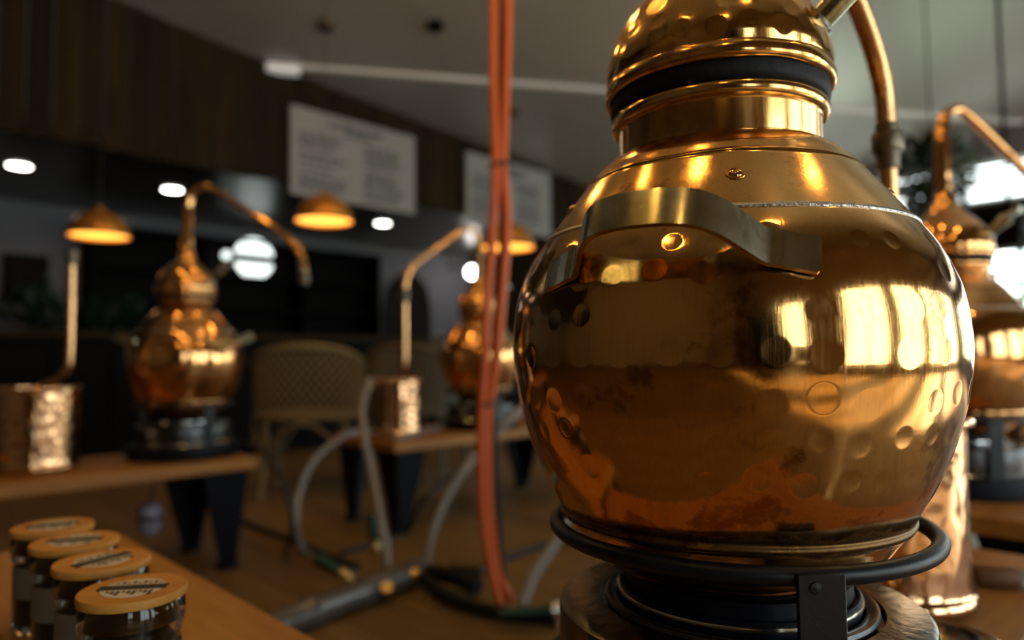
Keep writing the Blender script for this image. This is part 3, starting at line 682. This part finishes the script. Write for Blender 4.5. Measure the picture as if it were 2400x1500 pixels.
MB().tube([tp + tpd * .06, tp + tpd * .062, tp + tpd * .10], [.016, .022, .022], 14).build('tap_body', 'chrome', gv)
MB().tube([tp + tpd * .08, tp + tpd * .08 - UP * .05], .012, 10).build('tap_spout', 'chrome', gv)
G = 'clear hoses'
nz = CM + Vector((math.cos(AZV(CM) - R(95)), math.sin(AZV(CM) - R(95)), 0)) * .15 + UP * .227
hose('clear_hose', 'clear hose arching from the middle copper can down to the manifold', 'hose', [nz, at(868, 890, nz.y - .1), at(850, 950, nz.y - .3), at(853, 1020, 2.75), at(872, 1110, 2.65), at(888, 1200, 2.5), at(902, 1275, 2.42), at(908, 1335, 2.38)], .0145, 'clear', G)
hose('clear_hose', 'clear hose curving from behind the orange hoses to the manifold', 'hose', [un(2.97, 2.64, TBL + .0165), un(2.86, 2.56, TBL + .022), at(1275, 922, 3.0), at(1215, 965, 2.66), at(1160, 1020, 2.6), at(1100, 1085, 2.55), at(1045, 1170, 2.5), at(1012, 1255, 2.45), at(995, 1340, 2.42)], .0155, 'clear', G)
hose('clear_hose', 'thin clear hose looping left off the middle table to the floor', 'hose', [on(1045, 1001, TBL + .013), on(1010, 1005, TBL + .013), on(970, 1018, TBL + .013), on(925, 1024, TBL + .013), on(884, 1015, TBL + .013), at(835, 1012, 2.98), at(790, 1032, 2.9), at(735, 1080, 2.82), at(703, 1150, 2.75), at(694, 1220, 2.68), on(708, 1285, .015), on(760, 1325, .015), on(830, 1345, .015)], .0125, 'clear', G)
hose('clear_hose', 'clear hose running down behind the ring stand to the green tap', 'hose', [CF + Vector((math.cos(R(60)), math.sin(R(60)), 0)) * .148 + UP * .227, Vector((.625, 1.26, .63)), Vector((.52, 1.70, .56)), at(1365, 1110, 2.2), at(1322, 1230, 2.15), at(1290, 1290, 2.12), at(1250, 1350, 2.08), at(1222, 1420, 2.04)], .0185, 'clear', G)
G = 'black cables'
hose('power_cable', 'black cable drooping off the right end of the left table', 'cable', [at(520, 1045, 2.72), at(575, 1040, 2.68), at(620, 1058, 2.55), at(655, 1115, 2.52), at(682, 1185, 2.5), at(684, 1250, 2.5), on(668, 1300, .012)], .009, 'cable', G)
hose('power_cable', 'black cable slanting down behind the pale hoses under the middle table', 'cable', [at(1160, 1040, 2.85), at(1105, 1085, 2.8), at(1040, 1130, 2.75), at(985, 1180, 2.7), on(955, 1245, .012), on(890, 1270, .012), on(800, 1295, .012)], .010, 'cable', G)
hose('power_cable', 'black cable lying across the floor left of the manifold', 'cable', [on(520, 1205, .012), on(600, 1235, .012), on(690, 1268, .012), on(760, 1298, .012), on(840, 1328, .012)], .012, 'cable', G)
hose('power_cable', 'black cable on the floor right of the orange hoses', 'cable', [on(1090, 1358, .012), on(1140, 1330, .012), on(1200, 1302, .012), on(1290, 1275, .012), on(1400, 1262, .012)], .012, 'cable', G)
# plug hanging under the left table
pp = at(350, 1215, 2.45)  # two grey halves with a dark band between, on a cord
pl = thing('hanging_ball', 'small lilac-grey round plug hanging under the left table', 'ball', (pp.x, pp.y, pp.z))
MB().lathe([(0, -.055), (.028, -.05), (.040, -.03), (.042, -.006), (.038, -.004), (0, -.004)], 24).build('lower_half', 'ball', pl)
MB().lathe([(0, .010), (.038, .010), (.042, .012), (.040, .032), (.028, .048), (0, .052)], 24).build('upper_half', 'ball', pl)
MB().lathe([(0, -.004), (.036, -.004), (.036, .010), (0, .010)], 24).build('joint_band', 'cable', pl)
MB().tube([(0, 0, .05), (.01, 0, .1), (.02, .01, TBL - .042 - pp.z)], .004, 8).build('cord', 'cable', pl)
# stained cork fitting with a grey tube on the foreground table
cp = on(2338, 1352, TBL + .016)
ck = thing('cork_fitting', 'brown cork fitting with grey tube lying on the table at right edge', 'fitting', cp)
MB().lathe([(0, -.030), (.014, -.030), (.016, -.026), (.0155, .024), (.013, .028), (0, .028)], 24, frame=Matrix.Rotation(R(-14), 4, 'Z') @ Matrix.Rotation(math.pi / 2, 4, 'Y')).build('cork', 'cork', ck)
MB().lathe([(0, .026), (.012, .026), (.0135, .03), (.0135, .11), (0, .11)], 20, frame=Matrix.Rotation(R(-14), 4, 'Z') @ Matrix.Rotation(math.pi / 2, 4, 'Y')).build('grey_tube', 'clear', ck)

# ================================================================== lamps
def make_pendant(label, px, py, depth, r):
    p = at(px, py, depth); t = thing('pendant_lamp', label, 'lamp', p, group='copper dome pendant lamps')
    prof = [(r, 0)] + [(r * math.cos(a), r * .98 * math.sin(a)) for a in (.12, .35, .6, .85, 1.1, 1.32)] + [(.02, r * .985), (.02, r * 1.08), (0, r * 1.08)]
    MB().lathe(prof_smooth(prof[:8], 4) + prof[8:], 48).build('shade', 'shade', t)
    MB().lathe([(r - .003, .001)] + [(a - .004, b - .004) for a, b in prof[1:7]] + [(0, r * .95)], 48).build('shade_lining', 'shade_in', t)
    MB().lathe([(0, .010), (r * .5, .006), (r * .955, .012), (r * .955, .016), (0, .02)], 40).build('diffuser', 'bulb2', t)
    MB().tube([(0, 0, r * 1.05), (0, 0, ceil_z(p.x, p.y) - p.z)], .0016, 6).build('cord', 'cable', t)
make_pendant('copper dome pendant lamp at far left above the left copper can', 233, 555, 3.95, .158)
make_pendant('copper dome pendant lamp below the large menu board', 760, 520, 3.95, .160)
make_pendant('copper dome pendant lamp peeking out behind the orange hoses', 1190, 582, 4.4, .170)
BULBL = ['bare warm bulb on a cord, %s' % q_ for q_ in ('above the jars and nearest the camera in its row', 'near row, second from the camera', 'near row, third from the camera', 'near row, farthest from the camera',
    'above the foreground table', 'far row, second from the foreground table', 'far row, third from the foreground table', 'far row, above the middle tables', 'hanging over the middle table, nearer the camera', 'hanging over the middle table, nearer the bar',
    'behind the camera at left corner', 'just left of the camera', 'just behind the camera', 'near the side windows at right')]
# rows of bare warm bulbs hanging over the tables, above the top of the picture
for i, (u, n, z) in enumerate([(u_, n_, 2.62) for u_ in (0.45, 1.55) for n_ in (.55, 1.25, 1.95, 2.65)] + [(2.5, 1.7, 2.85), (2.5, 2.35, 2.88), (-.6, -.6, 2.6), (-.6, .4, 2.6), (.45, -.5, 2.6), (1.55, -.4, 2.6)]):
    p = un(u, n, z); t = thing('hanging_bulb', BULBL[i], 'lamp', p, group='warm bulbs hanging over the tables')
    MB().lathe([(0, -.038)] + [(.028 * math.sin(a), -.01 - .028 * math.cos(a)) for a in np.linspace(.2, 2.6, 9)] + [(.013, .032), (.013, .04), (0, .04)], 20).build('bulb_glass', 'bulb', t)
    MB().lathe([(0, .038), (.017, .038), (.019, .045), (.017, .085), (.006, .092), (0, .092)], 16).build('socket', 'black', t)
    MB().tube([(0, 0, .09), (0, 0, ceil_z(p.x, p.y) - z)], .003, 6).build('cord', 'cable', t)
# soffit downlights
for (px, py, nm) in ((45, 388, 'leftmost'), (404, 444, 'second from left'), (897, 523, 'third from left')):
    p = on(px, py, SOF - .002); t = thing('downlight', 'round white downlight in the dark soffit, %s' % nm, 'downlight', p, group='soffit downlights')
    MB().lathe([(0, -.004), (.074, -.004), (.074, 0), (0, 0)], 32).build('lens', 'downlight', t)
    MB().lathe([(.075, .0), (.075, -.008), (.090, -.006), (.092, 0)], 32).build('bezel', 'black', t)
p = at(1107, 638, 9.3); t = thing('globe_lamp', 'small white globe lamp on the back wall by the orange hoses', 'lamp', p)
wl = (BACK_N - (-p.x + p.y) * S2)
MB().lathe([(0, -.075)] + [(.078 * math.sin(a), -.078 * math.cos(a)) for a in np.linspace(.15, 3.0, 12)], 24).build('globe', 'downlight', t)
MB().tube([(0, 0, .07), (0, 0, .12), tuple(AXN * wl + UP * .12)], .012, 8).build('bracket', 'black', t)
# unlit ceiling fittings
for (px, py, nm) in ((765, 57, 'left of the orange hoses near top'), (1020, 57, 'nearest the orange hoses at top'), (1204, 258, 'just right of the orange hoses')):
    d = ray(px, py); s = 4.0
    for _ in range(40):
        q_ = Vector((0, 0, EYE)) + d * s; s += (ceil_z(q_.x, q_.y) - q_.z) * .8
    t = thing('ceiling_fitting', 'small dark round ceiling fitting, %s' % nm, 'fitting', q_ - UP * .01, group='unlit ceiling fittings')
    MB().lathe([(0, -.03), (.045, -.03), (.06, -.02), (.062, .02), (0, .02)], 24).build('fitting_body', 'union' if px != 1020 else 'black', t)
    MB().lathe([(0, -.04), (.028, -.04), (.030, -.03), (0, -.03)], 20).build('fitting_core', 'black', t)

# ================================================================== bar, boards, sign
def menu_board(label, u0, u1, seed):
    t = thing('menu_board', label, 'menu board', un((u0 + u1) / 2, FAS_N - .045, 2.06), UNROT, 'menu boards on the timber fascia')
    W, H = u1 - u0, .71; g = random.Random(seed)
    MB().bbox((-W / 2, -.012, 0), (W / 2, .012, H), .003).build('panel', 'board', t, smooth=False)
    MB().box((-W * .42, .012, H * .2), (-W * .36, .032, H * .8)).box((W * .36, .012, H * .2), (W * .42, .032, H * .8)).build('wall_batten', 'black', t, smooth=False)
    b = MB()
    def line(x0, x1, z, h):
        x = x0
        while x < x1 - .012:
            w_ = min(g.uniform(.02, .075), x1 - x)
            b.box((x, -.0135, z), (x + w_, -.0118, z + h * g.uniform(.7, 1.1))); x += w_ + .014
    line(-W * .22, W * .20, H * .85, .052); line(-W * .10, W * .12, H * .78, .036)
    for cx in (-W * .44, W * .06):
        z = H * .70
        while z > H * .07:
            line(cx, cx + W * g.uniform(.26, .36), z, .021); z -= .032 if g.random() < .78 else .062
    tag(b.build('lettering', 'ink', t, smooth=False), kind='stuff')
menu_board('large pale menu board on the dark fascia, left of the orange hoses', 2.60, 3.81, 4)
menu_board('pale menu board half covered by the orange hoses', 4.43, 5.65, 9)
sp = at(594, 606, 7.35); sn = (-sp.x + sp.y) * S2; su = (sp.x + sp.y) * S2
t = thing('round_sign', 'round backlit white sign with a dark band across it', 'sign', un(su, sn, sp.z), UNROT)
fr = Matrix.Rotation(math.pi / 2, 4, 'X')
MB().lathe([(0, .02), (.207, .02), (.215, .014), (.215, -.05), (0, -.05)], 48, frame=fr).build('light_box', 'sign', t)
MB().lathe([(.2155, .022), (.228, .020), (.228, -.055), (.2155, -.055)], 48, frame=fr).build('rim', 'black', t)
MB().box((-.222, -.032, -.055), (.222, -.0205, .040)).build('name_band', 'black', t, smooth=False)
MB().lathe([(0, .02), (.036, .02), (.04, -.02), (0, -.02)], 20, frame=Matrix.Translation((-.285, 0, .01)) @ fr).build('side_button', 'sign', t)
MB().box((-.02, .05, -.02), (.02, .12, .02)).build('wall_arm', 'black', t, smooth=False)
# back bar: a dark shelving unit and the counter
bb = thing('back_bar', 'tall near-black shelving unit behind the bar counter', 'shelving', un(3.3, 7.25), UNROT)
MB().box((-1.55, .15, 0), (1.55, .19, 2.02)).build('back_panel', 'black', bb, smooth=False)
for x in (-1.55, -.55, .52, 1.52): MB().bbox((x, -.16, 0), (x + .03, .15, 2.02), .002).build('upright', 'black', bb, smooth=False)
for z in (.9, 1.28, 1.62, 1.99): MB().bbox((-1.52, -.15, z), (1.52, .15, z + .03), .002).build('shelf_board', 'black', bb, smooth=False)
bc = thing('bar_counter', 'long dark bar counter in the background', 'bar counter', un(3.2, 5.75), UNROT)
MB().bbox((-3.2, -.28, 0), (2.6, .25, .92), .004).build('counter_front', 'black', bc, smooth=False)
MB().bbox((-3.25, -.36, .92), (2.65, .32, .97), .005).build('counter_top', 'fascia', bc, smooth=False)
for i in range(16): MB().bbox((-3.15 + i * .36, -.30, .08), (-3.15 + i * .36 + .33, -.28, .86), .004).build('front_panel', 'black', bc, smooth=False)
pf = at(60, 655, 6.3); pn = (-pf.x + pf.y) * S2; pu = (pf.x + pf.y) * S2
tt = (BACK_N - .03 - pn); pfu = pu + 0
t = thing('framed_picture', 'small dark framed picture on the grey wall at far left', 'picture', on(60, 655, 1.52), UNROT)
d = ray(60, 655); s = (BACK_N - .03) / ((-d.x + d.y) * S2); t.location = Vector((0, 0, EYE)) + d * s
MB().bbox((-.17, -.02, -.22), (.17, .02, .22), .006).build('frame', 'black', t, smooth=False)
MB().box((-.14, -.022, -.19), (.14, -.019, .19)).build('print', 'picture', t, smooth=False)
# timber screen at the right end of the back wall
ts = thing('wall_screen', None, None, un(6.6, BACK_N - .08), UNROT); ts['kind'] = 'structure'
for i in range(13): MB().bbox((i * .145 + .003, -.02 - .01 * (i % 2), 0), ((i + 1) * .145 - .003, .05, SOF), .003).build('screen_board', 'fascia', ts, smooth=False)

# ================================================================== chairs and plants
def rattan_chair(label, p, rz, mat, weave, group):
    t = thing('rattan_chair', label, 'chair', (p.x, p.y, 0), rz, group); r = .31
    arc = lambda a, rr, z: (math.sin(a) * rr, -math.cos(a) * rr, z)           # back towards local -y
    topz = lambda a: .60 + .23 * max(0.0, math.cos(a * .62)) ** 1.2
    An = np.linspace(-1.75, 1.75, 41)
    MB().tube([arc(a, r, topz(a)) for a in An], .019, 10).build('back_rim', mat, t)
    MB().tube([arc(a, r * .98, .44) for a in np.linspace(0, 2 * math.pi, 49)], .017, 10, caps=False).build('seat_rim', mat, t)
    MB().lathe([(0, .445), (r * .93, .445), (r * .93, .425), (0, .425)], 32).build('seat', mat, t)
    b = MB()
    if weave == 'lattice':
        for s in (-1, 1):
            for k_ in range(-15, 24):
                pts = []
                for q_ in np.linspace(0, 1, 9):
                    a = -1.75 + k_ * .15 + q_ * 1.0 if s > 0 else 1.75 - k_ * .15 - q_ * 1.0
                    if abs(a) <= 1.75: pts.append(arc(a, r * (1.0 + .006 * s), .45 + (topz(a) - .46) * q_))
                if len(pts) > 1: b.tube(pts, .0058, 5)
    else:
        for k_ in range(60):
            a = -1.75 + k_ * 3.5 / 59; b.tube([arc(a, r, .45), arc(a, r * 1.01, (topz(a) + .45) / 2), arc(a, r, topz(a) - .01)], .0085, 5)
    tag(b.build('cane_weave', mat, t), kind='stuff')
    for a in (-2.35, -.78, .78, 2.35):
        MB().tube([arc(a, r * .95, .44), arc(a, r * 1.0, .2), arc(a, r * 1.06, 0)], [.019, .018, .015], 10).build('leg', mat, t)
    for a0_ in (-.78, .79, 2.36, 3.93):
        pts = [arc(a0_ + q_ * 1.57, r * 1.0, .10 + .31 * math.sin(math.pi * q_) ** .6) for q_ in np.linspace(.06, .94, 15)]
        MB().tube(pts, .012, 8).build('arch_brace', mat, t)
    return t
rattan_chair('honey rattan tub chair with diagonal lattice back, behind the two tables', at(728, 900, 4.1), R(8), 'rattan', 'lattice', 'rattan tub chairs')
rattan_chair('greyish rattan tub chair with upright canes behind the middle copper can', at(985, 900, 4.35), R(-14), 'rattan_grey', 'upright', 'rattan tub chairs')
# tall dark round-backed chair against the grey wall
pc = at(950, 800, 8.1)
t = thing('round_back_chair', 'tall dark round-backed chair against the grey wall', 'chair', (pc.x, pc.y, 0), R(4))
prf = [(-.26, .45), (-.29, 1.1), (-.27, 1.45), (-.19, 1.68), (0, 1.78), (.19, 1.68), (.27, 1.45), (.29, 1.1), (.26, .45)]
pr = [(v.x, v.y) for v in spline([(a, b, 0) for a, b in prf], 6)]
MB().prism([(a, .20, z) for a, z in pr], [(a, .26 + .05 * abs(a), z) for a, z in pr]).build('backrest', 'charcoal', t)
MB().bbox((-.25, -.25, .38), (.25, .24, .47), .02).build('seat', 'charcoal', t)
for sx in (-1, 1):
    for sy in (-1, 1): MB().tube([(sx * .21, sy * .2, .38), (sx * .23, sy * .22, 0)], [.022, .015], 8).build('leg', 'black', t)
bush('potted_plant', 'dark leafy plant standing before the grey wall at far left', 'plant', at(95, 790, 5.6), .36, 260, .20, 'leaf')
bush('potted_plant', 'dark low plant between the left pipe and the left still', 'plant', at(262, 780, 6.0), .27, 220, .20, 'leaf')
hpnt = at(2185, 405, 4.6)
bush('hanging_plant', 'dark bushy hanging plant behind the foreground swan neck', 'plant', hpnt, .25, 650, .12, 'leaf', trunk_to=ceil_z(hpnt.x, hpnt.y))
dk = at(2365, 545, 4.2)
t = thing('wall_speaker', 'dark angular speaker hanging at the right edge', 'speaker', dk, R(30))
MB().prism([(-.11, -.10, -.10), (.11, -.10, -.10), (.11, .08, -.10), (-.11, .08, -.10)], [(-.13, -.13, .12), (.13, -.13, .12), (.13, .08, .12), (-.13, .08, .12)]).build('speaker_body', 'black', t, smooth=False)
MB().lathe([(0, 0), (.07, 0), (.075, -.006), (0, -.006)], 24, frame=Matrix.Translation((0, -.117, .02)) @ Matrix.Rotation(math.pi / 2, 4, 'X')).build('speaker_grille', 'iron', t)
MB().tube([(0, 0, .1), (0, 0, ceil_z(dk.x, dk.y) - dk.z)], .012, 8).build('drop_rod', 'black', t)
for i, (u, n, r_) in enumerate(((11.2, 1.3, .9), (12.5, -1.1, 1.0), (11.5, -3.5, 1.0), (14.5, 3.9, 1.3))):
    bush('garden_shrub', ('sunlit green shrub just outside the end window', 'green shrub outside, second from the bar side', 'green shrub outside, third from the bar side', 'broad green shrub outside, nearest the bar side')[i], 'shrub', un(u, n, r_ * .9), r_, 420, .35, 'leafbright', 'shrubs outside the end windows', sz=1.0)

# dark furniture at the near end of the room, mirrored in the pot
cb = thing('tall_cabinet', 'tall dark cabinet at the near end of the room', 'cabinet', un(-2.2, -2.9), UNROT)
MB().bbox((-.6, -.25, 0), (.6, .22, 1.9), .004).build('cabinet_body', 'black', cb, smooth=False)
for x in (-.59, .005):
    dr_ = MB().bbox((x, .22, .05), (x + .585, .245, 1.86), .004).build('cabinet_door', 'black', cb, smooth=False)
    MB().tube([(x + (.54 if x < 0 else .05), .262, .9), (x + (.54 if x < 0 else .05), .262, 1.1)], .008, 8).build('handle', 'chrome', dr_)
rattan_chair('dark rattan tub chair near the side windows', un(-.9, -2.2), R(40), 'rattan_grey', 'upright', 'rattan tub chairs')
